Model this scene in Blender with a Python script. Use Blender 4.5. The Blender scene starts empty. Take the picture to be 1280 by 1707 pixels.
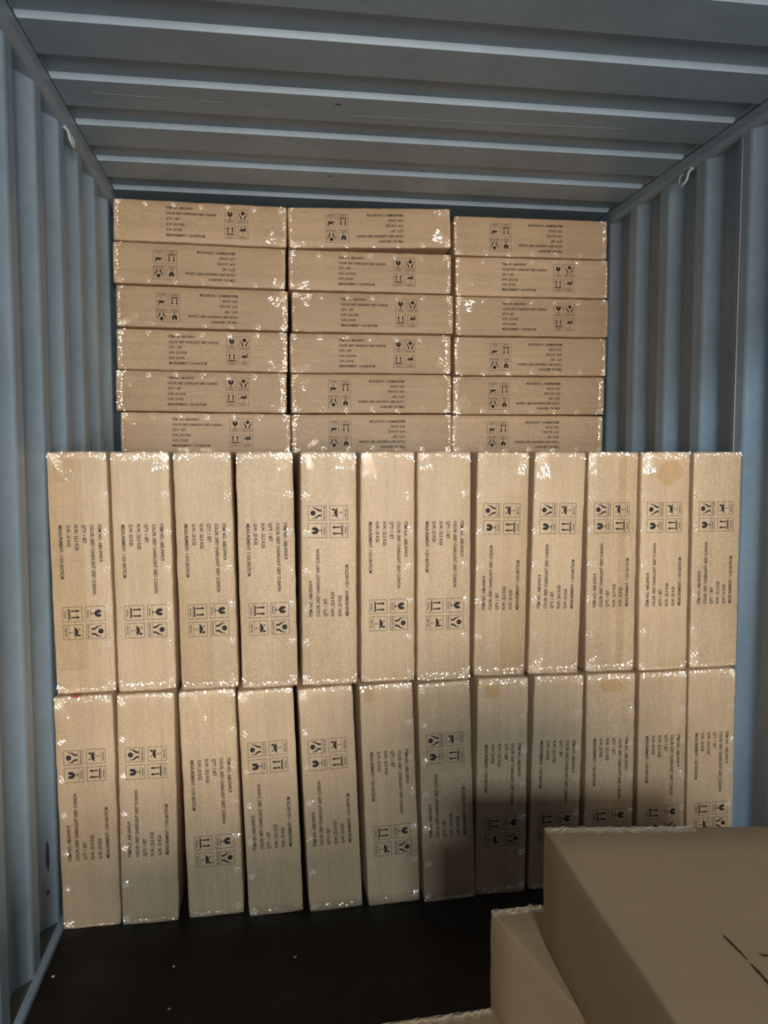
import bpy, bmesh, math, random
from mathutils import Vector, Matrix, noise

# ------------------------------------------------------------------ camera
scene = bpy.context.scene
COL = scene.collection
CAM = Vector((0.7044, 0.0, 1.5017))
yaw, pitch = math.radians(8.456), math.radians(-4.065)
fwd = Vector((math.sin(yaw) * math.cos(pitch), math.cos(yaw) * math.cos(pitch), math.sin(pitch)))
right = Vector((math.cos(yaw), -math.sin(yaw), 0))
up = right.cross(fwd)
cd = bpy.data.cameras.new('camera')
cd.sensor_fit = 'VERTICAL'
cd.sensor_height = 24.0
cd.lens = 1327.5 / 1707.0 * 24.0
cd.clip_start = 0.02
cam = bpy.data.objects.new('camera', cd)
COL.objects.link(cam)
m = Matrix((right, up, -fwd)).transposed().to_4x4()
m.translation = CAM
cam.matrix_world = m
scene.camera = cam

# ------------------------------------------------------------------ world, lights, exposure
w = bpy.data.worlds.new('overcast')
scene.world = w
w.use_nodes = True
w.node_tree.nodes['Background'].inputs[0].default_value = (0.72, 0.88, 1.0, 1)
w.node_tree.nodes['Background'].inputs[1].default_value = 0.25


def area_light(name, loc, aim, sx, sy, power, color):
    d = bpy.data.lights.new(name, 'AREA')
    d.shape = 'RECTANGLE'
    d.size, d.size_y = sx, sy
    d.energy = power
    d.color = color
    o = bpy.data.objects.new(name, d)
    COL.objects.link(o)
    o.location = loc
    o.rotation_euler = (Vector(aim) - Vector(loc)).to_track_quat('-Z', 'Y').to_euler()
    return o


# daylight of the yard in front of the open doors, and the high bright opening of the loading canopy
area_light('yard_daylight', (1.6, -6.0, 1.5), (1.3, 3.0, 1.4), 2.8, 2.3, 620, (1.0, 0.93, 0.82))
area_light('canopy_daylight', (0.15, -8.0, 4.45), (1.2, 2.5, 0.9), 1.3, 0.60, 500, (0.74, 0.92, 1.0))

scene.view_settings.view_transform = 'Standard'
scene.view_settings.look = 'None'
scene.view_settings.gamma = 1.0
scene.view_settings.use_curve_mapping = False
scene.view_settings.exposure = -0.08


# ------------------------------------------------------------------ materials
def new_mat(name):
    mt = bpy.data.materials.new(name)
    mt.use_nodes = True
    nt = mt.node_tree
    for n in list(nt.nodes):
        nt.nodes.remove(n)
    out = nt.nodes.new('ShaderNodeOutputMaterial')
    return mt, nt, out


def N(nt, kind, **kw):
    n = nt.nodes.new(kind)
    for k, v in kw.items():
        if k in n.inputs.keys():
            n.inputs[k].default_value = v
        else:
            setattr(n, k, v)
    return n


def mixcol(nt, fac, a, b, blend='MIX'):
    n = nt.nodes.new('ShaderNodeMix')
    n.data_type = 'RGBA'
    n.blend_type = blend
    for sock, v in ((n.inputs[0], fac), (n.inputs[6], a), (n.inputs[7], b)):
        if hasattr(v, 'is_output'):
            nt.links.new(v, sock)
        else:
            sock.default_value = v
    return n.outputs[2]


def ramp(nt, src, stops):
    r = nt.nodes.new('ShaderNodeValToRGB')
    els = r.color_ramp.elements
    while len(els) < len(stops):
        els.new(0.5)
    for e, (p, c) in zip(els, stops):
        e.position = p
        e.color = c if len(c) == 4 else (*c, 1)
    nt.links.new(src, r.inputs[0])
    return r.outputs[0]


def cardboard(name, c1, c2, coat, spread, grain=1.0):
    mt, nt, out = new_mat(name)
    tc = N(nt, 'ShaderNodeTexCoord')
    info = N(nt, 'ShaderNodeObjectInfo')
    add = N(nt, 'ShaderNodeVectorMath', operation='ADD')
    mul = N(nt, 'ShaderNodeMath', operation='MULTIPLY')
    mul.inputs[1].default_value = 37.0
    nt.links.new(info.outputs['Random'], mul.inputs[0])
    nt.links.new(tc.outputs['Object'], add.inputs[0])
    nt.links.new(mul.outputs[0], add.inputs[1])
    P = add.outputs[0]
    big = N(nt, 'ShaderNodeTexNoise', Scale=4.0, Detail=3.0)
    nt.links.new(P, big.inputs['Vector'])
    fine = N(nt, 'ShaderNodeTexNoise', Scale=230.0, Detail=2.0)
    nt.links.new(P, fine.inputs['Vector'])
    # stretched fibres along the flutes
    mp = N(nt, 'ShaderNodeMapping')
    mp.inputs['Scale'].default_value = (18, 60, 420)
    nt.links.new(P, mp.inputs['Vector'])
    fib = N(nt, 'ShaderNodeTexNoise', Scale=1.0, Detail=2.0)
    nt.links.new(mp.outputs[0], fib.inputs['Vector'])
    mp2 = N(nt, 'ShaderNodeMapping')
    mp2.inputs['Scale'].default_value = (0.8, 2, 38)
    nt.links.new(P, mp2.inputs['Vector'])
    line = N(nt, 'ShaderNodeTexNoise', Scale=1.0, Detail=1.0)
    nt.links.new(mp2.outputs[0], line.inputs['Vector'])
    base = mixcol(nt, ramp(nt, big.outputs[0], [(0.3, (0, 0, 0)), (0.7, (1, 1, 1))]), (*c1, 1), (*c2, 1))
    base = mixcol(nt, 0.55 * grain, base, ramp(nt, fine.outputs[0], [(0.3, (0.62,) * 3), (0.7, (1.25,) * 3)]), 'MULTIPLY')
    base = mixcol(nt, 0.35 * grain, base, ramp(nt, fib.outputs[0], [(0.3, (0.7,) * 3), (0.7, (1.2,) * 3)]), 'MULTIPLY')
    base = mixcol(nt, 0.5 * grain, base, ramp(nt, line.outputs[0], [(0.35, (0.9,) * 3), (0.6, (1.06,) * 3)]), 'MULTIPLY')
    base = mixcol(nt, 1.0, base, ramp(nt, info.outputs['Random'], [(0.0, (1 - spread,) * 3), (1.0, (1 + spread, 1 + spread, 1 + spread * 1.3))]), 'MULTIPLY')
    bump = N(nt, 'ShaderNodeBump', Strength=0.12 * grain, Distance=0.002)
    nt.links.new(line.outputs[0], bump.inputs['Height'])
    crk = N(nt, 'ShaderNodeTexNoise', Scale=16.0, Detail=3.0, Roughness=0.6)
    nt.links.new(P, crk.inputs['Vector'])
    cb = N(nt, 'ShaderNodeBump', Strength=0.35, Distance=0.004)
    nt.links.new(crk.outputs[0], cb.inputs['Height'])
    p = N(nt, 'ShaderNodeBsdfPrincipled', Roughness=0.7)
    p.inputs['Specular IOR Level'].default_value = 0.25
    p.inputs['Coat Weight'].default_value = coat
    p.inputs['Coat Roughness'].default_value = 0.48
    nt.links.new(base, p.inputs['Base Color'])
    nt.links.new(bump.outputs[0], p.inputs['Normal'])
    nt.links.new(cb.outputs[0], p.inputs['Coat Normal'])
    nt.links.new(p.outputs[0], out.inputs[0])
    return mt


M = {}
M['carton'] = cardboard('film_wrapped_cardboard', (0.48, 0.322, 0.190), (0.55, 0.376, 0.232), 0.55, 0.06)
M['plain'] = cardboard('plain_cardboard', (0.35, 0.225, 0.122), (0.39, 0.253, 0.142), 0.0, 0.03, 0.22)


def simple(name, col, rough=0.5, metal=0.0, spec=0.5):
    mt, nt, out = new_mat(name)
    p = N(nt, 'ShaderNodeBsdfPrincipled', Roughness=rough, Metallic=metal)
    p.inputs['Base Color'].default_value = (*col, 1)
    p.inputs['Specular IOR Level'].default_value = spec
    nz = N(nt, 'ShaderNodeTexNoise', Scale=60.0, Detail=2.0)
    c = mixcol(nt, 0.4, (*col, 1), ramp(nt, nz.outputs[0], [(0.3, (0.7,) * 3), (0.7, (1.2,) * 3)]), 'MULTIPLY')
    nt.links.new(c, p.inputs['Base Color'])
    nt.links.new(p.outputs[0], out.inputs[0])
    return mt


M['ink'] = simple('printing_ink', (0.030, 0.026, 0.024), 0.75, 0, 0.2)
M['marker'] = simple('marker_ink', (0.06, 0.036, 0.020), 0.9, 0, 0.05)
M['steel'] = simple('staple_wire', (0.88, 0.87, 0.82), 0.28, 0.5)
M['weld'] = simple('weld_paint', (0.30, 0.36, 0.42), 0.4)
M['galv'] = simple('painted_ring', (0.42, 0.47, 0.50), 0.4)
M['crumb'] = simple('pale_crumb', (0.75, 0.72, 0.68), 0.8)
M['scuff'] = simple('dark_scuff', (0.03, 0.05, 0.075), 0.6)
M['red'] = simple('red_tape', (0.45, 0.03, 0.04), 0.5)


def film_mat(name, tint, gloss_fac, rough, diff, bump_s):
    mt, nt, out = new_mat(name)
    tr = N(nt, 'ShaderNodeBsdfTransparent')
    tr.inputs[0].default_value = (*tint, 1)
    gl = N(nt, 'ShaderNodeBsdfGlossy', Roughness=rough)
    gl.inputs[0].default_value = (1, 1, 1, 1)
    tcn = N(nt, 'ShaderNodeTexCoord')
    nz = N(nt, 'ShaderNodeTexNoise', Scale=90.0, Detail=2.0)
    nt.links.new(tcn.outputs['Object'], nz.inputs['Vector'])
    bp = N(nt, 'ShaderNodeBump', Strength=bump_s, Distance=0.003)
    nt.links.new(nz.outputs[0], bp.inputs['Height'])
    nt.links.new(bp.outputs[0], gl.inputs['Normal'])
    gl.inputs[0].default_value = (gloss_fac,) * 3 + (1,)
    m1 = N(nt, 'ShaderNodeAddShader')
    nt.links.new(tr.outputs[0], m1.inputs[0])
    nt.links.new(gl.outputs[0], m1.inputs[1])
    df = N(nt, 'ShaderNodeBsdfDiffuse')
    df.inputs[0].default_value = (0.85, 0.85, 0.82, 1)
    m2 = N(nt, 'ShaderNodeMixShader')
    m2.inputs[0].default_value = diff
    nt.links.new(m1.outputs[0], m2.inputs[1])
    nt.links.new(df.outputs[0], m2.inputs[2])
    nt.links.new(m2.outputs[0], out.inputs[0])
    return mt


M['film'] = film_mat('clear_stretch_film', (0.94, 0.94, 0.92), 0.30, 0.10, 0.03, 0.5)
M['tape'] = film_mat('clear_packing_tape', (0.91, 0.88, 0.81), 0.03, 0.45, 0.0, 0.1)
M['stain'] = film_mat('yellowed_tape', (0.92, 0.87, 0.76), 0.03, 0.45, 0.0, 0.1)


def paint(name, col, dirt):
    mt, nt, out = new_mat(name)
    tc = N(nt, 'ShaderNodeTexCoord')
    n1 = N(nt, 'ShaderNodeTexNoise', Scale=2.3, Detail=4.0)
    nt.links.new(tc.outputs['Object'], n1.inputs['Vector'])
    n2 = N(nt, 'ShaderNodeTexNoise', Scale=28.0, Detail=3.0)
    nt.links.new(tc.outputs['Object'], n2.inputs['Vector'])
    vo = N(nt, 'ShaderNodeTexVoronoi', Scale=3.1)
    nt.links.new(tc.outputs['Object'], vo.inputs['Vector'])
    a = tuple(c * 0.88 for c in col)
    b = tuple(c * 1.1 for c in col)
    c = mixcol(nt, ramp(nt, n1.outputs[0], [(0.3, (0, 0, 0)), (0.7, (1, 1, 1))]), (*a, 1), (*b, 1))
    c = mixcol(nt, dirt, c, ramp(nt, n2.outputs[0], [(0.35, (0.72, 0.70, 0.68)), (0.65, (1.1, 1.1, 1.1))]), 'MULTIPLY')
    chip = ramp(nt, vo.outputs['Distance'], [(0.0, (1, 1, 1)), (0.016, (1, 1, 1)), (0.022, (0, 0, 0))])
    c = mixcol(nt, chip, c, (0.02, 0.02, 0.022, 1))
    bp = N(nt, 'ShaderNodeBump', Strength=0.12, Distance=0.004)
    nt.links.new(n1.outputs[0], bp.inputs['Height'])
    p = N(nt, 'ShaderNodeBsdfPrincipled', Roughness=0.42)
    p.inputs['Specular IOR Level'].default_value = 0.45
    nt.links.new(c, p.inputs['Base Color'])
    nt.links.new(bp.outputs[0], p.inputs['Normal'])
    nt.links.new(p.outputs[0], out.inputs[0])
    return mt


M['paint'] = paint('blue_grey_paint', (0.285, 0.380, 0.475), 0.2)
M['dark_rail'] = simple('dark_rail_paint', (0.075, 0.090, 0.095), 0.8)
M['roof'] = paint('blue_grey_roof_paint', (0.285, 0.375, 0.460), 0.2)


def floor_mat():
    mt, nt, out = new_mat('dark_plywood')
    tc = N(nt, 'ShaderNodeTexCoord')
    mp = N(nt, 'ShaderNodeMapping')
    mp.inputs['Scale'].default_value = (30, 2.5, 1)
    nt.links.new(tc.outputs['Object'], mp.inputs['Vector'])
    n1 = N(nt, 'ShaderNodeTexNoise', Scale=1.0, Detail=5.0)
    nt.links.new(mp.outputs[0], n1.inputs['Vector'])
    n2 = N(nt, 'ShaderNodeTexNoise', Scale=5.0, Detail=3.0)
    nt.links.new(tc.outputs['Object'], n2.inputs['Vector'])
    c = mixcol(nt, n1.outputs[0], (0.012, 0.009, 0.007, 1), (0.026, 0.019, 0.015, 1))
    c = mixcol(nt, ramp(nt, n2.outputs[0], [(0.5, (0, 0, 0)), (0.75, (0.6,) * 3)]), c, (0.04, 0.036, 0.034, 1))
    p = N(nt, 'ShaderNodeBsdfPrincipled', Roughness=0.55)
    p.inputs['Specular IOR Level'].default_value = 0.12
    bp = N(nt, 'ShaderNodeBump', Strength=0.2, Distance=0.002)
    nt.links.new(n1.outputs[0], bp.inputs['Height'])
    nt.links.new(bp.outputs[0], p.inputs['Normal'])
    nt.links.new(c, p.inputs['Base Color'])
    nt.links.new(p.outputs[0], out.inputs[0])
    return mt


M['floor'] = floor_mat()


# ------------------------------------------------------------------ mesh helpers
def mesh_of(name, verts, faces, mats, smooth=False, mat_idx=None):
    me = bpy.data.meshes.new(name)
    me.from_pydata([tuple(v) for v in verts], [], faces)
    for mt in mats if isinstance(mats, (list, tuple)) else [mats]:
        me.materials.append(mt)
    if mat_idx:
        for p, i in zip(me.polygons, mat_idx):
            p.material_index = i
    if smooth:
        for p in me.polygons:
            p.use_smooth = True
    me.update()
    return me


def link(name, me, parent=None):
    o = bpy.data.objects.new(name, me)
    COL.objects.link(o)
    if parent:
        o.parent = parent
    return o


def struct(name, me):
    o = link(name, me)
    o['kind'] = 'structure'
    return o


def tag(o, label, cat, group=None):
    o['label'] = label
    o['category'] = cat
    if group:
        o['group'] = group


class MB:
    def __init__(self):
        self.v, self.f = [], []

    def add(self, vs, fs):
        b = len(self.v)
        self.v += [Vector(p) for p in vs]
        self.f += [tuple(i + b for i in f) for f in fs]

    def box(self, x0, x1, y0, y1, z0, z1):
        self.add([(x, y, z) for x in (x0, x1) for y in (y0, y1) for z in (z0, z1)],
                 [(0, 1, 3, 2), (4, 6, 7, 5), (0, 4, 5, 1), (2, 3, 7, 6), (0, 2, 6, 4), (1, 5, 7, 3)])

    def tube(self, pts, r, n=8, cap=True):
        pts = [Vector(p) for p in pts]
        rings = []
        ref = Vector((0.31, 0.87, 0.38))
        for i, p in enumerate(pts):
            t = (pts[min(i + 1, len(pts) - 1)] - pts[max(i - 1, 0)]).normalized()
            a = t.cross(ref).normalized()
            b = t.cross(a)
            rr = r[i] if isinstance(r, (list, tuple)) else r
            rings.append([p + (a * math.cos(k * 2 * math.pi / n) + b * math.sin(k * 2 * math.pi / n)) * rr for k in range(n)])
        vs = [q for rg in rings for q in rg]
        fs = [(i * n + k, i * n + (k + 1) % n, (i + 1) * n + (k + 1) % n, (i + 1) * n + k) for i in range(len(pts) - 1) for k in range(n)]
        if cap:
            fs += [tuple(range(n))[::-1], tuple((len(pts) - 1) * n + k for k in range(n))]
        self.add(vs, fs)

    def mesh(self, name, mats, smooth=False):
        return mesh_of(name, self.v, self.f, mats, smooth)


# ------------------------------------------------------------------ container shell
Y0, Y1 = -0.35, 5.62
ZR = 2.66            # roof underside
XL, XR = 0.04, 2.35  # inner faces of the side wall corrugation
DEP, FL, SL = 0.036, 0.072, 0.067


def corrugated(name, xin, sign, phase, pitch):
    # trapezoid profile along y: recessed -> slope -> proud -> slope; sheet 2 mm thick
    prof = []
    y = phase - pitch * math.ceil((phase - Y0) / pitch) - pitch
    while y < Y1 + pitch:
        prof += [(y - SL, DEP), (y, 0.0), (y + FL, 0.0), (y + FL + SL, DEP)]
        y += pitch
    # a small radius at each bend
    pts = []
    for i, (yy, dd) in enumerate(prof):
        if 0 < i < len(prof) - 1:
            for nb in (prof[i - 1], prof[i + 1]):
                L = math.hypot(nb[0] - yy, nb[1] - dd)
                t = 0.006 / L
                pts.append((yy + (nb[0] - yy) * t, dd + (nb[1] - dd) * t))
        else:
            pts.append((yy, dd))
    pts = [p for p in pts if Y0 <= p[0] <= Y1]
    zs = [0.0, 0.9, 1.8, 2.62]
    vs, fs = [], []
    nrow = len(zs)
    for (yy, dd) in pts:
        for z in zs:
            vs.append((xin + sign * dd, yy, z))
    k = len(vs)
    for (yy, dd) in pts:
        for z in zs:
            vs.append((xin + sign * (dd + 0.002), yy, z))
    for i in range(len(pts) - 1):
        for j in range(nrow - 1):
            a = i * nrow + j
            fs.append((a, a + nrow, a + nrow + 1, a + 1))
            fs.append((k + a, k + a + 1, k + a + nrow + 1, k + a + nrow))
    return mesh_of(name, vs, fs, M['paint'])


wall_left = struct('wall_left', corrugated('wall_left', XL, -1, 2.284, 0.279))
wall_right = struct('wall_right', corrugated('wall_right', XR, 1, 2.574, 0.282))

# end wall, corrugated too (plain trapezoids across x)
vs, fs = [], []
xx = -0.02
prof = []
while xx < 2.44:
    prof += [(xx, 0.03), (xx + 0.06, 0.0), (xx + 0.13, 0.0), (xx + 0.19, 0.03)]
    xx += 0.26
for (x_, d_) in prof:
    vs += [(x_, Y1 - 0.04 + d_, 0), (x_, Y1 - 0.04 + d_, ZR + 0.02)]
for i in range(len(prof) - 1):
    fs.append((2 * i, 2 * i + 1, 2 * i + 3, 2 * i + 2))
struct('wall_end', mesh_of('wall_end', vs, fs, M['paint']))

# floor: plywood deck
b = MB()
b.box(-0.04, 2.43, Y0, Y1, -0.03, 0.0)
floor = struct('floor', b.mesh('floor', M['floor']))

# roof sheet: flat margin with pressed-up pockets running across
RP = 0.345
b = MB()
xa, xb = 0.055, 2.343
sl, rise = 0.007, 0.018
xs_out = (-0.04, 2.43)
y_prev = Y0
k0 = math.floor((2.315 - Y0) / RP)
for k in range(-k0, 12):
    yb = 2.318 + k * RP          # far lip of the pocket (bottom of the bright slope)
    ya = yb - 0.155              # near lip
    if ya < Y0 or yb > Y1 - 0.05:
        continue
    b.add([(xs_out[0], y_prev, ZR), (xs_out[1], y_prev, ZR), (xs_out[1], ya, ZR), (xs_out[0], ya, ZR)], [(0, 1, 2, 3)])
    b.add([(xs_out[0], ya, ZR), (xa, ya, ZR), (xa, yb, ZR), (xs_out[0], yb, ZR)], [(0, 1, 2, 3)])
    b.add([(xb, ya, ZR), (xs_out[1], ya, ZR), (xs_out[1], yb, ZR), (xb, yb, ZR)], [(0, 1, 2, 3)])
    lo = [(xa, ya, ZR), (xb, ya, ZR), (xb, yb, ZR), (xa, yb, ZR)]
    e = 0.006
    hi = [(xa + e, ya + sl, ZR + rise), (xb - e, ya + sl, ZR + rise), (xb - e, yb - sl, ZR + rise), (xa + e, yb - sl, ZR + rise)]
    b.add(lo + hi, [(4, 5, 6, 7), (0, 1, 5, 4), (1, 2, 6, 5), (2, 3, 7, 6), (3, 0, 4, 7)])
    y_prev = yb
b.add([(xs_out[0], y_prev, ZR), (xs_out[1], y_prev, ZR), (xs_out[1], Y1, ZR), (xs_out[0], Y1, ZR)], [(0, 1, 2, 3)])
# outer skin, keeps daylight out
b.box(-0.06, 2.45, Y0, Y1, ZR + 0.03, ZR + 0.035)
ceiling = struct('ceiling', b.mesh('ceiling', M['roof']))

# top side rails and floor rails
for nm, xo, xi, sg in (('trim_1', -0.04, 0.062, 1), ('trim_2', 2.43, 2.336, -1)):
    b = MB()
    # slightly chamfered box section
    c = 0.008 * sg
    pr = [(xo, 2.605), (xi - 2.4 * c, 2.605), (xi - c * 0.5, 2.612), (xi, 2.622), (xi, ZR - 0.001), (xo, ZR - 0.001)]
    n = len(pr)
    vs = [(x, y, z) for y in (Y0, Y1 - 0.05) for (x, z) in pr]
    fs = [(i, (i + 1) % n, n + (i + 1) % n, n + i) for i in range(n)] + [tuple(range(n)), tuple(range(n, 2 * n))]
    b.add(vs, fs)
    struct(nm, b.mesh(nm, M['roof']))
for nm, xo, xi, sg in (('baseboard_left', -0.04, XL + 0.004, 1), ('baseboard_right', 2.43, XR - 0.004, -1)):
    b = MB()
    pr = [(xo, 0.0), (xi + 0.012 * sg, 0.0), (xi + 0.010 * sg, 0.012), (xi, 0.02), (xi - 0.006 * sg, 0.022), (xo, 0.045)]
    n = len(pr)
    vs = [(x, y, z) for y in (Y0, Y1 - 0.05) for (x, z) in pr]
    fs = [(i, (i + 1) % n, n + (i + 1) % n, n + i) for i in range(n)] + [tuple(range(n)), tuple(range(n, 2 * n))]
    b.add(vs, fs)
    me = b.mesh(nm, [M['paint'], M['dark_rail']])
    me.polygons[4].material_index = 1  # sloping top of the rail gets a darker colour than its lip
    struct(nm, me)
# door header behind the photographer
b = MB()
b.box(-0.04, 2.43, Y0 - 0.06, Y0, 2.58, 2.72)
struct('trim_3', b.mesh('trim_3', M['paint']))

# thin dark bead along the seam where the roof sheet meets the rails
for xx in (0.0615, 2.3365):
    b = MB()
    b.tube([(xx, Y0 + 0.01, ZR), (xx, 2.0, ZR), (xx, Y1 - 0.06, ZR)], 0.0028, 6)
    link('seam_bead', b.mesh('seam_bead', M['scuff']), ceiling)
# weld bead on the right wall
b = MB()
b.tube([(XR - 0.001, 2.625, z / 20 * 2.6) for z in range(1, 21)], 0.0018, 6)
link('weld_seam', b.mesh('weld_seam', M['weld'], True), wall_right)
# long thin scratches on the roof
for (x0, y0, x1, y1) in ((0.98, 2.80, 1.98, 2.762), (0.17, 2.745, 0.42, 2.75), (0.50, 2.755, 0.58, 2.757)):
    b = MB()
    b.tube([(x0, y0, ZR), ((x0 + x1) / 2, (y0 + y1) / 2 + 0.003, ZR), (x1, y1, ZR)], 0.0008, 5)
    link('scratch', b.mesh('scratch', M['weld']), ceiling)


def blob(cx, cy, rx, ry, seed, n=10):
    rnd = random.Random(seed)
    return [(cx + rx * math.cos(k * 2 * math.pi / n) * rnd.uniform(0.7, 1.1), cy + ry * math.sin(k * 2 * math.pi / n) * rnd.uniform(0.7, 1.1)) for k in range(n)]


# chipped paint on roof and left wall
for i, (x, y) in enumerate(((0.955, 2.715), (0.985, 3.40), (1.35, 3.28), (1.36, 3.42))):
    pts = blob(x, y, 0.012, 0.005, 5 + i)
    link('paint_chip', mesh_of('paint_chip', [(px, py, ZR - 0.0006) for px, py in pts], [tuple(range(len(pts)))], M['scuff']), ceiling)


def slope_point(yfrac, k, z):
    """a point on the door-facing slope number k of the left wall"""
    ye = 2.284 + 0.279 * k
    return Vector((XL - DEP * (1 - yfrac) + 0.0012, ye - SL * (1 - yfrac), z))


for (yf, k, z, rw, rh, sd) in ((0.45, 1, 0.258, 0.11, 0.05, 1), (0.42, 1, 0.14, 0.10, 0.008, 2), (0.3, 0, 2.12, 0.08, 0.006, 3)):
    pts = blob(0, 0, rw, rh, sd)
    link('scuff', mesh_of('scuff', [slope_point(yf + a, k, z + c) + Vector((0.0, -0.0004, 0)) for a, c in pts], [tuple(range(len(pts)))], M['scuff']), wall_left)

# lashing rings hanging from the top rails
for (x, y, sg, lab) in ((0.047, 2.93, 1, 'small grey U-shaped lashing ring under the top rail of the left wall'),
                        (2.343, 2.985, -1, 'small grey U-shaped lashing ring under the top rail of the right wall')):
    root = bpy.data.objects.new('lashing_ring', None)
    COL.objects.link(root)
    root.location = (x, y, 2.600)
    root.scale = (0.74, 0.95, 0.74)
    tag(root, lab, 'lashing ring', 'lashing rings under the top rails')
    b = MB()
    pts = [(-0.004 * sg, -0.036, 0.006), (0.012 * sg, -0.036, -0.004), (0.018 * sg, -0.034, -0.020)]
    for k in range(9):
        a = math.pi * k / 8
        pts.append(((0.020 + 0.010 * math.sin(a)) * sg, -0.032 * math.cos(a), -0.038 - 0.030 * math.sin(a)))
    pts += [(0.018 * sg, 0.034, -0.020), (0.012 * sg, 0.036, -0.004), (-0.004 * sg, 0.036, 0.006)]
    b.tube(pts, 0.0072, 8)
    link('ring_bar', b.mesh('ring_bar', M['galv'], True), root)
    for s in (-1, 1):
        b = MB()
        b.tube([(-0.006 * sg, 0.036 * s, 0.008), (0.010 * sg, 0.036 * s, 0.004)], [0.010, 0.007], 8)
        link('weld_foot', b.mesh('weld_foot', M['galv'], True), root)

# ------------------------------------------------------------------ carton pieces (shared meshes)
L, H, D = 0.75, 0.18, 1.12


def rounded_box(name, lx, ly, lz, r, seed, mat, wob=0.0022, ny=6, y_front=True, shear=(0, 0)):
    """box x in +-lx/2, y in 0..ly, z in +-lz/2; rounded edges, worn rim, flat face middles"""
    def lines(a, c, n):
        s = [a, a + 0.3 * r, a + r]
        e = [c - r, c - 0.3 * r, c]
        mid = [a + r + (c - a - 2 * r) * i / n for i in range(1, n)]
        return s + mid + e
    X = lines(-lx / 2, lx / 2, 22)
    Yv = lines(0, ly, ny)
    Z = lines(-lz / 2, lz / 2, 6)
    idx, vs, fs = {}, [], []
    lo = Vector((-lx / 2 + r, r, -lz / 2 + r))
    hi = Vector((lx / 2 - r, ly - r, lz / 2 - r))

    def vert(i, j, k):
        key = (i, j, k)
        if key not in idx:
            p = Vector((X[i], Yv[j], Z[k]))
            q = Vector([min(max(p[a], lo[a]), hi[a]) for a in range(3)])
            d = p - q
            if d.length > 1e-9:
                p = q + d.normalized() * r
            # rim wobble, only close to an edge
            dx, dz, dy = lx / 2 - abs(p.x), lz / 2 - abs(p.z), min(p.y, ly - p.y)
            near = sorted((dx, dy, dz))[1]
            wgt = max(0.0, 1 - near / 0.03)
            if wgt > 0:
                nv = noise.noise_vector(Vector((p.x * 26 + seed * 7.1, p.y * 9, p.z * 26)))
                p += nv * wob * wgt
            corner = dx + dz + dy
            if corner < 0.035:
                p += (q - p) * 0.18
            p.x += shear[0] * p.y
            p.y += shear[1] * p.x
            idx[key] = len(vs)
            vs.append(p)
        return idx[key]
    nx, nY, nz = len(X) - 1, len(Yv) - 1, len(Z) - 1
    for i in range(nx):
        for k in range(nz):
            fs.append((vert(i, 0, k), vert(i + 1, 0, k), vert(i + 1, 0, k + 1), vert(i, 0, k + 1)))
            fs.append((vert(i, nY, k), vert(i, nY, k + 1), vert(i + 1, nY, k + 1), vert(i + 1, nY, k)))
    for i in range(nx):
        for j in range(nY):
            fs.append((vert(i, j, 0), vert(i, j + 1, 0), vert(i + 1, j + 1, 0), vert(i + 1, j, 0)))
            fs.append((vert(i, j, nz), vert(i + 1, j, nz), vert(i + 1, j + 1, nz), vert(i, j + 1, nz)))
    for j in range(nY):
        for k in range(nz):
            fs.append((vert(0, j, k), vert(0, j, k + 1), vert(0, j + 1, k + 1), vert(0, j + 1, k)))
            fs.append((vert(nx, j, k), vert(nx, j + 1, k), vert(nx, j + 1, k + 1), vert(nx, j, k + 1)))
    return mesh_of(name, vs, fs, mat, True)


BODY = [rounded_box('carton_body', L, D, H, 0.0065, s, M['carton']) for s in range(7)]

PRINT_Y = -0.0006


def text_mesh(lines_, name):
    """lines: (text, x_left, z_centre, width, cap_height)"""
    b = MB()
    for (s, x0, zc, wd, ch) in lines_:
        cu = bpy.data.curves.new('t', 'FONT')
        cu.body = s
        cu.size = 1.0
        cu.resolution_u = 2
        cu.offset = 0.03
        ob = bpy.data.objects.new('t', cu)
        COL.objects.link(ob)
        dg = bpy.context.evaluated_depsgraph_get()
        me = bpy.data.meshes.new_from_object(ob.evaluated_get(dg))
        xs = [v.co.x for v in me.vertices]
        ys = sorted(v.co.y for v in me.vertices)
        xmin, xmax = min(xs), max(xs)
        cap = 0.73
        vs = [(x0 + (v.co.x - xmin) / (xmax - xmin) * wd, PRINT_Y, zc + (v.co.y / cap - 0.5) * ch) for v in me.vertices]
        b.add(vs, [tuple(p.vertices) for p in me.polygons])
        bpy.data.objects.remove(ob)
        bpy.data.curves.remove(cu)
        bpy.data.meshes.remove(me)
    return b


x0 = -L / 2 + 0.224
LZ = [H / 2 - 0.0295 - 0.0235 * i for i in range(6)]
CH = 0.0108
TEXT = text_mesh([
    ('ITEM NO.: ABS-SW019', x0, LZ[0], 0.116, CH),
    ('COLOR: GREY CHAIR/LIGHT GREY CUSHION', x0, LZ[1], 0.217, CH),
    ('QTY: 1 SET', x0, LZ[2], 0.058, CH),
    ('N.W.: 22.5 KGS', x0, LZ[3], 0.079, CH),
    ('G.W.: 23 KGS', x0, LZ[4], 0.067, CH),
    ('MEASUREMENT: 115X18X75CM', x0, LZ[5], 0.166, CH)], 'printed_text').mesh('printed_text', M['ink'])

# handling symbols: each in a 47 x 59 mm frame with a caption strip
FW, FH = 0.047, 0.059


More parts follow.
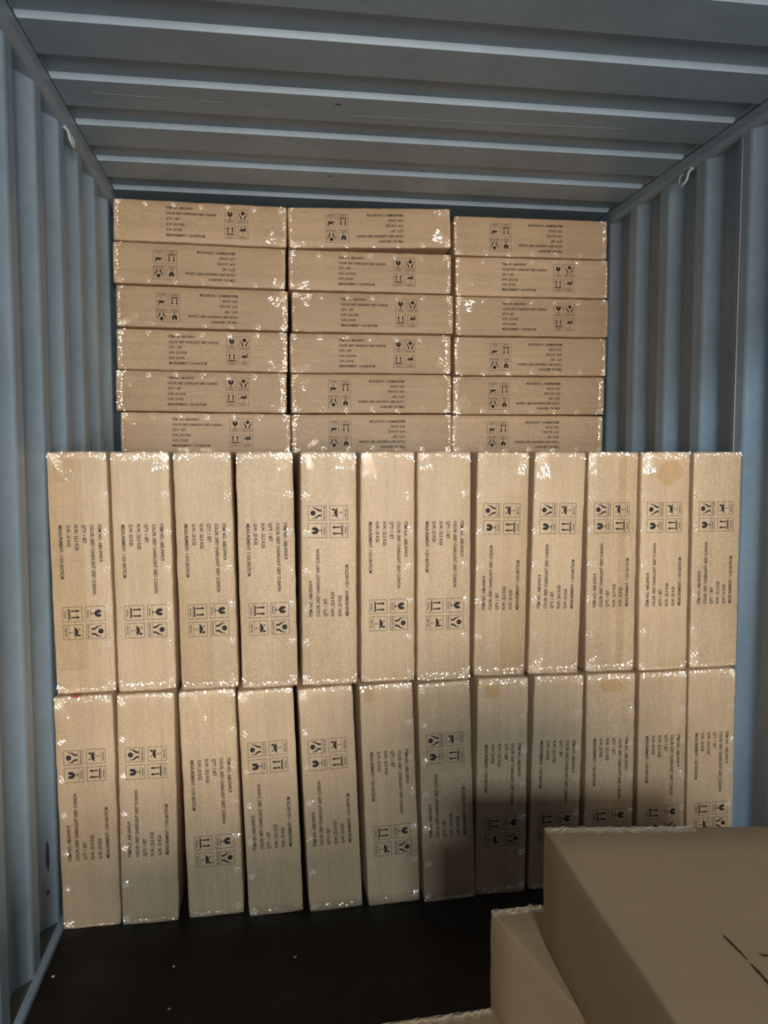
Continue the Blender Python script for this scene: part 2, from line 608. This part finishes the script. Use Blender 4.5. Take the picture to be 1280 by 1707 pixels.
def symbol(kind, caption, cw):
    b = MB()
    t = 0.0012

    def poly(pts):
        b.add([(x, PRINT_Y, z) for x, z in pts], [tuple(range(len(pts)))])

    def rect(xa_, xb_, za, zb):
        poly([(xa_, za), (xb_, za), (xb_, zb), (xa_, zb)])
    hw, hh = FW / 2, FH / 2
    rect(-hw, hw, -hh, -hh + t); rect(-hw, hw, hh - t, hh)
    rect(-hw, -hw + t, -hh + t, hh - t); rect(hw - t, hw, -hh + t, hh - t)
    zl = -hh + 0.0145
    rect(-hw + t, hw - t, zl, zl + 0.0009)
    cap = text_mesh([(caption, -cw / 2, -hh + 0.0075, cw, 0.0052)], 'c')
    b.add(cap.v, cap.f)
    zb = zl + 0.0009
    if kind == 'glass':
        rect(-0.0012, 0.0012, zb + 0.002, zb + 0.014)
        poly([(-0.009, zb + 0.0005), (0.009, zb + 0.0005), (0.0045, zb + 0.0022), (-0.0045, zb + 0.0022)])
        cz = zb + 0.0235
        left = []
        for k in range(10):
            a = -math.pi / 2 - k / 9 * 2.45
            left.append((0.0115 * math.cos(a), cz + 0.0125 * math.sin(a)))
        poly(left + [(-0.0035, cz + 0.0075), (-0.0010, cz + 0.004), (-0.0022, cz + 0.001), (0.0, cz - 0.003)])
        rgt = [(-x, z) for x, z in left]
        poly([(0.0, cz - 0.003), (0.0022, cz + 0.002), (0.0012, cz + 0.005), (0.0045, cz + 0.008)] + rgt[::-1])
    elif kind == 'hands':
        cz = zb + 0.0285
        poly([(0.0083 * math.cos(k * math.pi / 9), cz + 0.0083 * math.sin(k * math.pi / 9)) for k in range(18)])
        for s in (-1, 1):
            arm = [(0.0045, 0.0015), (0.0105, 0.0015), (0.0112, 0.010), (0.0165, 0.0175), (0.0180, 0.0300), (0.0155, 0.0300),
                   (0.0142, 0.0215), (0.0092, 0.0165), (0.0052, 0.0110)]
            poly([(s * x, zb + z) for x, z in arm])
    elif kind == 'arrows':
        rect(-0.0165, 0.0165, zb + 0.002, zb + 0.0065)
        for s in (-1, 1):
            x = 0.0100 * s
            rect(x - 0.0022, x + 0.0022, zb + 0.0090, zb + 0.0270)
            poly([(x - 0.0052, zb + 0.0270), (x + 0.0052, zb + 0.0270), (x, zb + 0.0365)])
    else:
        rect(-0.0009, 0.0009, zb + 0.004, zb + 0.018)
        poly([(-0.0009, zb + 0.004), (-0.0009, zb + 0.0022), (0.004, zb + 0.0022), (0.004, zb + 0.004)])
        poly([(-0.0180, zb + 0.0155), (-0.0115, zb + 0.0195), (-0.0060, zb + 0.0170), (0.0, zb + 0.0200), (0.0060, zb + 0.0170),
              (0.0115, zb + 0.0195), (0.0180, zb + 0.0155), (0.0110, zb + 0.0255), (0.0, zb + 0.0300), (-0.0110, zb + 0.0255)])
        for (x, z, s) in ((0.0105, 0.0290, 1.5), (-0.0085, 0.0315, 0.9)):
            poly([(x - 0.0028 * s, zb + z), (x, zb + z - 0.002 * s), (x + 0.0028 * s, zb + z), (x + 0.0008 * s, zb + z + 0.0055 * s), (x - 0.0008 * s, zb + z + 0.0055 * s)])
    return b.mesh('handling_symbol', M['ink'])


sx0 = -L / 2 + 0.477
SYM = [(symbol('glass', 'FRAGILE', 0.025), sx0 + FW / 2, H / 2 - 0.024 - FH / 2),
       (symbol('hands', 'HANDLE WITH CARE', 0.041), sx0 + 0.056 + FW / 2, H / 2 - 0.024 - FH / 2),
       (symbol('arrows', 'UPWARD', 0.025), sx0 + FW / 2, H / 2 - 0.0925 - FH / 2),
       (symbol('umbrella', 'KEEP DRY', 0.029), sx0 + 0.056 + FW / 2, H / 2 - 0.0925 - FH / 2)]


# staple with the film puckered round it
def staple_mesh(seed):
    rnd = random.Random(seed)
    b = MB()
    for s in (-1, 1):
        c = Vector((0.0032 * s, 0, -0.0032 * s))
        dr = Vector((0.0048, 0, 0.0048))
        b.tube([c - dr + Vector((0, 0.002, 0)), c - dr * 0.8 + Vector((0, -0.002, 0)), c + dr * 0.8 + Vector((0, -0.002, 0)), c + dr + Vector((0, 0.002, 0))], 0.0017, 5)
    nm = len(b.f)
    n = 14
    vs = [(0, -0.0008, 0)]
    for k in range(n):
        a = k * 2 * math.pi / n
        r = rnd.uniform(0.006, 0.010)
        vs.append((r * math.cos(a), -0.0008 - (0.0028 if k % 2 else 0.0002) * rnd.uniform(0.6, 1.2), r * math.sin(a)))
    for k in range(n):
        a = k * 2 * math.pi / n
        r = rnd.uniform(0.011, 0.019) if k % 2 else rnd.uniform(0.010, 0.014)
        vs.append((r * math.cos(a), -0.0004, r * math.sin(a)))
    fs = [(0, 1 + k, 1 + (k + 1) % n) for k in range(n)]
    fs += [(1 + k, 1 + n + k, 1 + n + (k + 1) % n, 1 + (k + 1) % n) for k in range(n)]
    b.add(vs, fs)
    return mesh_of('staple', b.v, b.f, [M['steel'], M['film']], False, [0] * nm + [1] * (len(b.f) - nm))


STAPLES = [staple_mesh(s) for s in range(5)]


# crumpled film folded over a short end of the face
def film_edge_mesh(seed, wide):
    rnd = random.Random(seed)
    nu, nv = 46, 6
    vs, fs = [], []
    R = 0.0065
    ph = rnd.uniform(0, 9)
    for i in range(nu + 1):
        z = -H / 2 + 0.002 + (H - 0.004) * i / nu
        end = abs(z) / (H / 2)
        inner = wide * (0.45 + 0.75 * (0.5 + 0.5 * noise.noise(Vector((i * 0.33 + ph, seed, 0))))) + 0.018 * max(0, end - 0.72) / 0.28
        for j in range(nv + 1):
            t = j / nv
            if t < 0.7:      # on the face, from the inner rim to the bend
                x = L / 2 - R - inner * (1 - t / 0.7)
                y = 0.0
                nx_, ny_ = 0.0, -1.0
            else:            # round the bend onto the end
                a = (t - 0.7) / 0.3 * math.pi * 0.5
                x = L / 2 - R + R * math.sin(a)
                y = R - R * math.cos(a)
                nx_, ny_ = math.sin(a), -math.cos(a)
            h = 0.0006 if j == 0 else 0.0006 + abs(rnd.gauss(0, 0.0016))
            vs.append((x + nx_ * h + rnd.uniform(-.001, .001) * (j > 0), y + ny_ * h, z + rnd.uniform(-.0012, .0012)))
    for i in range(nu):
        for j in range(nv):
            a = i * (nv + 1) + j
            fs.append((a, a + 1, a + nv + 2, a + nv + 1))
    return mesh_of('film_edge', vs, fs, M['film'])


FILM = [film_edge_mesh(s, wd) for s, wd in enumerate((0.006, 0.012, 0.018, 0.009, 0.024, 0.014))]


# a loose end of clear film or tape stuck flat, with folds fanning out
def tail_mesh(seed, ln, wd):
    rnd = random.Random(100 + seed)
    nu, nv = 9, 12
    vs, fs = [], []
    for i in range(nu + 1):
        for j in range(nv + 1):
            u, v = i / nu, j / nv - 0.5
            spread = 0.45 + 0.55 * u
            y = -0.0008 - (0.0034 if j % 2 else 0.0) * rnd.uniform(0.3, 1.0) * (1 - 0.45 * u)
            vs.append((u * ln * (1 + 0.06 * (1 if j % 3 else -1) * (u > 0.95)), y, v * wd * spread))
    for i in range(nu):
        for j in range(nv):
            a = i * (nv + 1) + j
            fs.append((a, a + 1, a + nv + 2, a + nv + 1))
    return vs, fs


TAILS = [tail_mesh(0, 0.085, 0.06), tail_mesh(1, 0.07, 0.05), tail_mesh(2, 0.10, 0.04), tail_mesh(3, 0.055, 0.07)]


def flat_patch(name, pts, mat, y=-0.0012):
    return mesh_of(name, [(x, y, z) for x, z in pts], [tuple(range(len(pts)))], mat)


ROT = {'A': 0.0, 'B': math.pi, 'D': math.pi / 2, 'U': -math.pi / 2}
counter = [0]


def carton(cx, y, cz, orient, lean, length, thick, label, group, tails=(), tapes=(), stains=(), detail=True):
    i = counter[0]
    counter[0] += 1
    rnd = random.Random(500 + i)
    root = bpy.data.objects.new('carton', None)
    COL.objects.link(root)
    root.location = (cx, y, cz)
    root.rotation_euler = (0, ROT[orient] + math.radians(lean), 0)
    root.scale = (length / L, 1, thick / H)
    tag(root, label, 'carton', group)
    link('carton_body', BODY[i % len(BODY)], root)
    if not detail:
        return root
    link('printed_text', TEXT, root)
    for me, sx, sz in SYM:
        o = link('handling_symbol', me, root)
        o.location = (sx, 0, sz)
    for k in range(7):
        o = link('staple', STAPLES[(i + k * 2) % 5], root)
        o.location = (-L / 2 + 0.018 + k * 0.1175 + rnd.uniform(-.003, .003), 0, H / 2 - 0.0165 + rnd.uniform(-.002, .002))
        o.rotation_euler = (0, rnd.uniform(-0.25, 0.25), 0)
    for s in (1, -1):
        o = link('film_edge', FILM[(i * 5 + (s > 0) * 3 + rnd.randint(0, 5)) % 6], root)
        o.rotation_euler = (0, 0, 0)
        o.scale = (s, 1, rnd.choice((-1, 1)))
    for (tx, tz, ang, v) in tails:
        ca, sa = math.cos(math.radians(ang)), math.sin(math.radians(ang))
        vs, fs = TAILS[v]
        pts_ = []
        for (px, py, pz) in vs:
            qx, qz = tx + px * ca - pz * sa, tz + px * sa + pz * ca
            pts_.append((min(max(qx, -L / 2 + 0.004), L / 2 - 0.004), py, min(max(qz, -H / 2 + 0.004), H / 2 - 0.004)))
        link('film_tail', mesh_of('film_tail', pts_, fs, M['film']), root)
    for (xa_, xb_, za, zb) in tapes:
        link('packing_tape', flat_patch('packing_tape', [(xa_, za), (xb_, za), (xb_, zb), (xa_, zb)], M['tape'], -0.0004), root)
    for (tx, tz, rx, rz, sd) in stains:
        link('tape_residue', flat_patch('tape_residue', blob(tx, tz, rx, rz, sd), M['stain'], -0.0005), root)
    return root


ORD = ['first', 'second', 'third', 'fourth', 'fifth', 'sixth', 'seventh', 'eighth', 'ninth', 'tenth', 'eleventh', 'twelfth']
hl, hz = L / 2, H / 2

# ------------------------------------------------------------------ lying stacks at the back: 3 stacks, 6 layers in view
YB = 3.674
BACK = [
    [(0.436, 2.522, 'A', 0.4), (0.430, 2.339, 'B', 0.5), (0.439, 2.154, 'B', 0.4), (0.436, 1.968, 'A', 0.2), (0.430, 1.785, 'A', 0.4), (0.446, 1.602, 'A', 0.4)],
    [(1.190, 2.535, 'B', -2.0), (1.191, 2.336, 'A', -0.3), (1.203, 2.152, 'A', -0.4), (1.194, 1.968, 'A', -0.4), (1.197, 1.786, 'B', -0.4), (1.198, 1.601, 'B', -0.4)],
    [(1.952, 2.520, 'B', -0.5), (1.961, 2.337, 'A', -0.6), (1.961, 2.152, 'A', -0.4), (1.957, 1.968, 'B', -0.5), (1.952, 1.785, 'B', -0.4), (1.950, 1.602, 'B', -0.1)],
]
# tails are given in the carton's own face coordinates (x along the print, z towards the print's top)
BT = {(0, 0): [(hl, -hz + .01, 155, 0)], (0, 1): [(-hl, hz - .012, -10, 3)], (0, 2): [(-hl, -hz + .005, 35, 0), (hl, hz - .01, 200, 2)],
      (0, 3): [(hl, -hz + .012, 170, 0)], (0, 4): [(-hl, hz - .005, -30, 0), (hl, -hz + .014, 180, 1)], (0, 5): [(-hl, hz - .01, -20, 1), (-.13, -hz + .012, 4, 2), (-.03, -hz + .014, -3, 2)],
      (1, 0): [(hl, hz - .012, 175, 1), (-hl, hz - .02, -30, 0), (-hl, -hz + .01, 20, 1)], (1, 1): [(-hl, -hz + .014, 0, 0)],
      (1, 2): [(-hl, hz - .01, -18, 0)], (1, 3): [(-hl, -hz + .012, 0, 0), (hl, -hz + .02, 150, 1)], (1, 4): [(hl, -hz + .01, 150, 0)],
      (1, 5): [(hl - .07, hz - .03, 215, 2)], (2, 1): [(-hl, -hz + .02, 40, 0)], (2, 2): [(-hl, hz - .01, -25, 0)],
      (2, 4): [(hl, hz - .02, 215, 0)], (2, 5): [(hl, hz - .01, 190, 1)]}
STK = ['left', 'middle', 'right']
LAY = ['topmost carton', 'second carton from the top', 'third carton from the top', 'fourth carton from the top', 'fifth carton from the top', 'lowest visible carton']
for c in range(3):
    for r in range(6):
        x, z, o, ln = BACK[c][r]
        carton(x, YB + ((c * 7 + r * 5) % 4 - 1.5) * 0.004, z, o, ln, 0.746, 0.1785,
               'tan film-wrapped %s lying flat in the %s rear stack' % (LAY[r], STK[c]), 'cartons lying flat in the rear stacks',
               BT.get((c, r), ()))
# layers below, behind the standing cartons, which carry the ones in view
zb = 1.602 - 0.0935
for c in range(3):
    for r in range(8):
        h = zb / 8
        carton((0.44, 1.20, 1.955)[c], YB + 0.004, zb - h * (r + 0.5), 'A', 0, 0.745, h - 0.003,
               'tan carton low in a rear stack, hidden behind the standing cartons', 'cartons low in the rear stacks', detail=False)

# ------------------------------------------------------------------ standing cartons: two rows of twelve
YF = 2.54
TOP = [(0.139, -0.9, 'D'), (0.325, -0.75, 'D'), (0.517, -1.2, 'D'), (0.707, -0.9, 'D'), (0.903, -0.1, 'U'), (1.094, -0.15, 'D'),
       (1.278, -0.2, 'D'), (1.480, 0.6, 'U'), (1.671, 1.2, 'U'), (1.866, -0.1, 'U'), (2.051, -0.5, 'U'), (2.247, -0.35, 'U')]
BOT = [(0.139, -0.8, 'U'), (0.324, -0.1, 'U'), (0.522, -1.6, 'D'), (0.711, -2.2, 'U'), (0.905, -2.5, 'U'), (1.103, -2.2, 'D'),
       (1.294, -2.0, 'U'), (1.488, 0.2, 'D'), (1.682, 1.0, 'D'), (1.874, -0.1, 'D'), (2.066, -0.5, 'D'), (2.253, -0.7, 'D')]
TDY = [.012, .008, 0, -.012, -.012, -.004, -.016, .012, .006, .008, -.004, .008]
BDY = [.008, .004, .014, -.004, -.006, 0, -.008, .006, .010, .006, .004, .008]
# D: local x runs down, local z points right.  U: local x runs up, local z points left.
TT = {0: [(-hl, -hz + .01, 35, 2)], 1: [(-hl, hz - .03, 5, 3)], 3: [(-hl, hz - .03, 10, 3)], 4: [(hl, hz - .02, 195, 2), (hl, -hz + .03, 175, 3)],
      5: [(-hl, -hz + .02, 5, 0), (-hl, -hz + .02, 12, 1)], 6: [(-hl, -hz + .02, 0, 3)], 7: [(hl, -hz + .02, 185, 1)],
      8: [(hl, hz - .03, 180, 0), (-hl, hz - .03, 0, 1)], 9: [(hl, hz - .02, 170, 1), (-hl, hz - .03, 10, 1)], 10: [(hl, hz - .02, 190, 1)], 11: [(-hl, hz - .02, 10, 1)]}
TB = {2: [(-hl + .012, -hz + .045, 8, 0)], 0: [(hl, hz - .015, 185, 1)], 3: [(hl, hz - .015, 180, 1)], 4: [(hl, hz - .015, 185, 1)], 11: [(-hl, hz - .02, 25, 2)]}
TP = {0: [(-hl + .02, -.12, -hz + .006, .012), (-.12, .30, -hz + .006, .012)], 2: [(-hl + .01, hl - .01, -hz + .006, .015)],
      6: [(-hl + .02, .12, .01, hz - .03)], 7: [(-hl + .005, hl - .14, -hz + .005, .0)], 9: [(-hl + .01, hl - .01, -.05, -.02)]}
TS = {0: [(-hl + .05, -hz + .05, .06, .035, 3)], 10: [(hl - .07, -.015, .05, .05, 4)]}
BS = {5: [(-hl + .03, -hz + .032, .035, .022, 8)], 7: [(-hl + .04, -hz + .05, .032, .035, 9)], 9: [(-hl + .04, .0, .03, .05, 10)]}
for i in range(12):
    x, ln, o = BOT[i]
    end = 'left' if i < 6 else 'right'
    n = ORD[i] if i < 6 else ORD[11 - i]
    side = 'the print reading upwards' if o == 'U' else 'the print reading downwards'
    carton(x, YF + BDY[i], 0.3765, o, ln, 0.752, 0.1775,
           'standing tan carton, %s from the %s wall in the lower row, %s' % (n, end, side), 'standing cartons in the lower row',
           TB.get(i, ()), (), BS.get(i, ()))
for i in range(12):
    x, ln, o = TOP[i]
    end = 'left' if i < 6 else 'right'
    n = ORD[i] if i < 6 else ORD[11 - i]
    side = 'the print reading upwards' if o == 'U' else 'the print reading downwards'
    carton(x, YF + TDY[i], 1.1370, o, ln, 0.752, 0.1780,
           'standing tan carton, %s from the %s wall in the upper row, %s' % (n, end, side), 'standing cartons in the upper row',
           TT.get(i, ()), TP.get(i, ()), TS.get(i, ()))

# ------------------------------------------------------------------ loose flat cartons in the right foreground
def flat_carton(corner, ang, shear, wx, dy, ztop, label, seed, hide=False):
    """corner = far left top corner; carton runs to +x and towards the door"""
    root = bpy.data.objects.new('loose_carton', None)
    COL.objects.link(root)
    root.location = (corner[0], corner[1], ztop - 0.18)
    root.rotation_euler = (0, 0, math.radians(ang))
    tag(root, label, 'carton', 'plain cartons lying flat in the foreground')
    me = rounded_box('carton_body', wx, dy, 0.179 if ztop > 0.6 else 0.1745, 0.005, 40 + seed, M['plain'], 0.002, 14)
    sh = math.tan(math.radians(shear))
    for v in me.vertices:
        v.co.x += wx / 2
        v.co.y -= dy
        v.co.z += 0.09
        v.co.x += -v.co.y * sh
    link('carton_body', me, root)
    return root, sh


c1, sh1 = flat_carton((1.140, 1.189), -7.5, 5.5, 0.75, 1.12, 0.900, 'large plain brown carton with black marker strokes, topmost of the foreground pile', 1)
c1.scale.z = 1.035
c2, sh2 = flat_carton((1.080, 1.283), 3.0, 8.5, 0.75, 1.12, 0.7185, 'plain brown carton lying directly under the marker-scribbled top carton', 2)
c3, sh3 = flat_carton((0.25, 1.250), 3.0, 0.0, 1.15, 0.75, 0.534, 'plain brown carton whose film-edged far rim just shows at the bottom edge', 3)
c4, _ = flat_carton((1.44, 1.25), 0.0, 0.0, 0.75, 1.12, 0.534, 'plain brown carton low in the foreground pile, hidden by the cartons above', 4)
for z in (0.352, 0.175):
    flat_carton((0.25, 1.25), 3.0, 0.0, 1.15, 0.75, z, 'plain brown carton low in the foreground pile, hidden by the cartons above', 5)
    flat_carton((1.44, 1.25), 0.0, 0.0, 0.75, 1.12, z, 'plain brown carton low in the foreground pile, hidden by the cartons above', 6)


def stroke(root, pts, wd):
    """a marker stroke lying on the carton's top, points in world x, y"""
    inv = (Matrix.Translation(root.location) @ Matrix.Rotation(root.rotation_euler.z, 4, 'Z')).inverted()
    P = [inv @ Vector((x, y, 0.9)) for x, y in pts]
    vs, fs = [], []
    for i, p in enumerate(P):
        t = (P[min(i + 1, len(P) - 1)] - P[max(i - 1, 0)]).normalized()
        nrm = Vector((-t.y, t.x, 0))
        ww = wd * (0.45 if i in (0, len(P) - 1) else (1.0 if i % 2 else 0.8))
        for s in (-1, 1):
            q = p + nrm * ww * s
            vs.append((q.x, q.y, 0.1806))
    for i in range(len(P) - 1):
        fs.append((2 * i, 2 * i + 1, 2 * i + 3, 2 * i + 2))
    link('marker_stroke', mesh_of('marker_stroke', vs, fs, M['marker']), root)


stroke(c1, [(1.2612, 0.877), (1.2617, 0.8635), (1.2623, 0.8468), (1.2618, 0.829)], 0.0017)
stroke(c1, [(1.2618, 0.8208), (1.2616, 0.8078), (1.2613, 0.7962), (1.2605, 0.7819), (1.2595, 0.76)], 0.0017)
stroke(c1, [(1.2824, 0.8369), (1.286, 0.833), (1.2917, 0.8321), (1.3002, 0.8275)], 0.0017)


def rim_film(root, x0_, x1_, seed, z=0.18):
    """wrinkled clear film folded over the far top rim of a loose carton"""
    rnd = random.Random(seed)
    nu = max(8, int((x1_ - x0_) / 0.006))
    vs, fs = [], []
    for i in range(nu + 1):
        x = x0_ + (x1_ - x0_) * i / nu
        inn = 0.010 + 0.014 * (0.5 + 0.5 * noise.noise(Vector((i * 0.4, seed, 3))))
        for j in range(5):
            h = 0.0006 + abs(rnd.gauss(0, 0.0014)) * (j > 0)
            if j < 4:
                vs.append((x + rnd.uniform(-.001, .001), -0.005 - inn * (1 - j / 3), z + h))
            else:
                vs.append((x, 0.0006 + h, z - 0.006))
    for i in range(nu):
        for j in range(4):
            a = i * 5 + j
            fs.append((a, a + 1, a + 6, a + 5))
    link('film_edge', mesh_of('film_edge', vs, fs, M['film']), root)


rim_film(c1, 0.0, 0.24, 3)
rim_film(c2, 0.0, 0.09, 4)
rim_film(c3, 0.30, 0.86, 5)

# ------------------------------------------------------------------ crumbs on the floor and a shred of red tape
for i, (x, y) in enumerate(((0.423, 2.308), (0.431, 2.124), (0.084, 2.314), (0.777, 2.298))):
    rnd = random.Random(i)
    bm = bmesh.new()
    bmesh.ops.create_icosphere(bm, subdivisions=1, radius=0.006)
    for v in bm.verts:
        v.co.x *= rnd.uniform(0.6, 1.3)
        v.co.y *= rnd.uniform(0.5, 1.0)
        v.co.z = v.co.z * 0.45 + 0.0027
    me = bpy.data.meshes.new('crumb')
    bm.to_mesh(me)
    bm.free()
    me.materials.append(M['crumb'])
    o = link('crumb', me)
    o.location = (x, y, 0)
    o.rotation_euler = (0, 0, rnd.uniform(0, 3))
    tag(o, 'tiny pale crumb lying on the dark plywood floor', 'crumb', 'crumbs on the floor')
pts = [(0.0, 0), (0.012, 0.006), (0.03, 0.002), (0.045, 0.006), (0.05, 0.0), (0.03, -0.006), (0.012, -0.004)]
n = len(pts)
vs = [(x, 0, z) for x, z in pts] + [(x, 0.0012, z) for x, z in pts]
fs = [tuple(range(n)), tuple(range(2 * n - 1, n - 1, -1))] + [(k, n + k, n + (k + 1) % n, (k + 1) % n) for k in range(n)]
o = link('red_tape_shred', mesh_of('red_tape_shred', vs, fs, M['red']))
o.location = (0.100, 2.535, 0.756)
o.scale = (0.6, 1, 0.7)
tag(o, 'thin red shred pinched between the two leftmost standing cartons', 'tape shred')
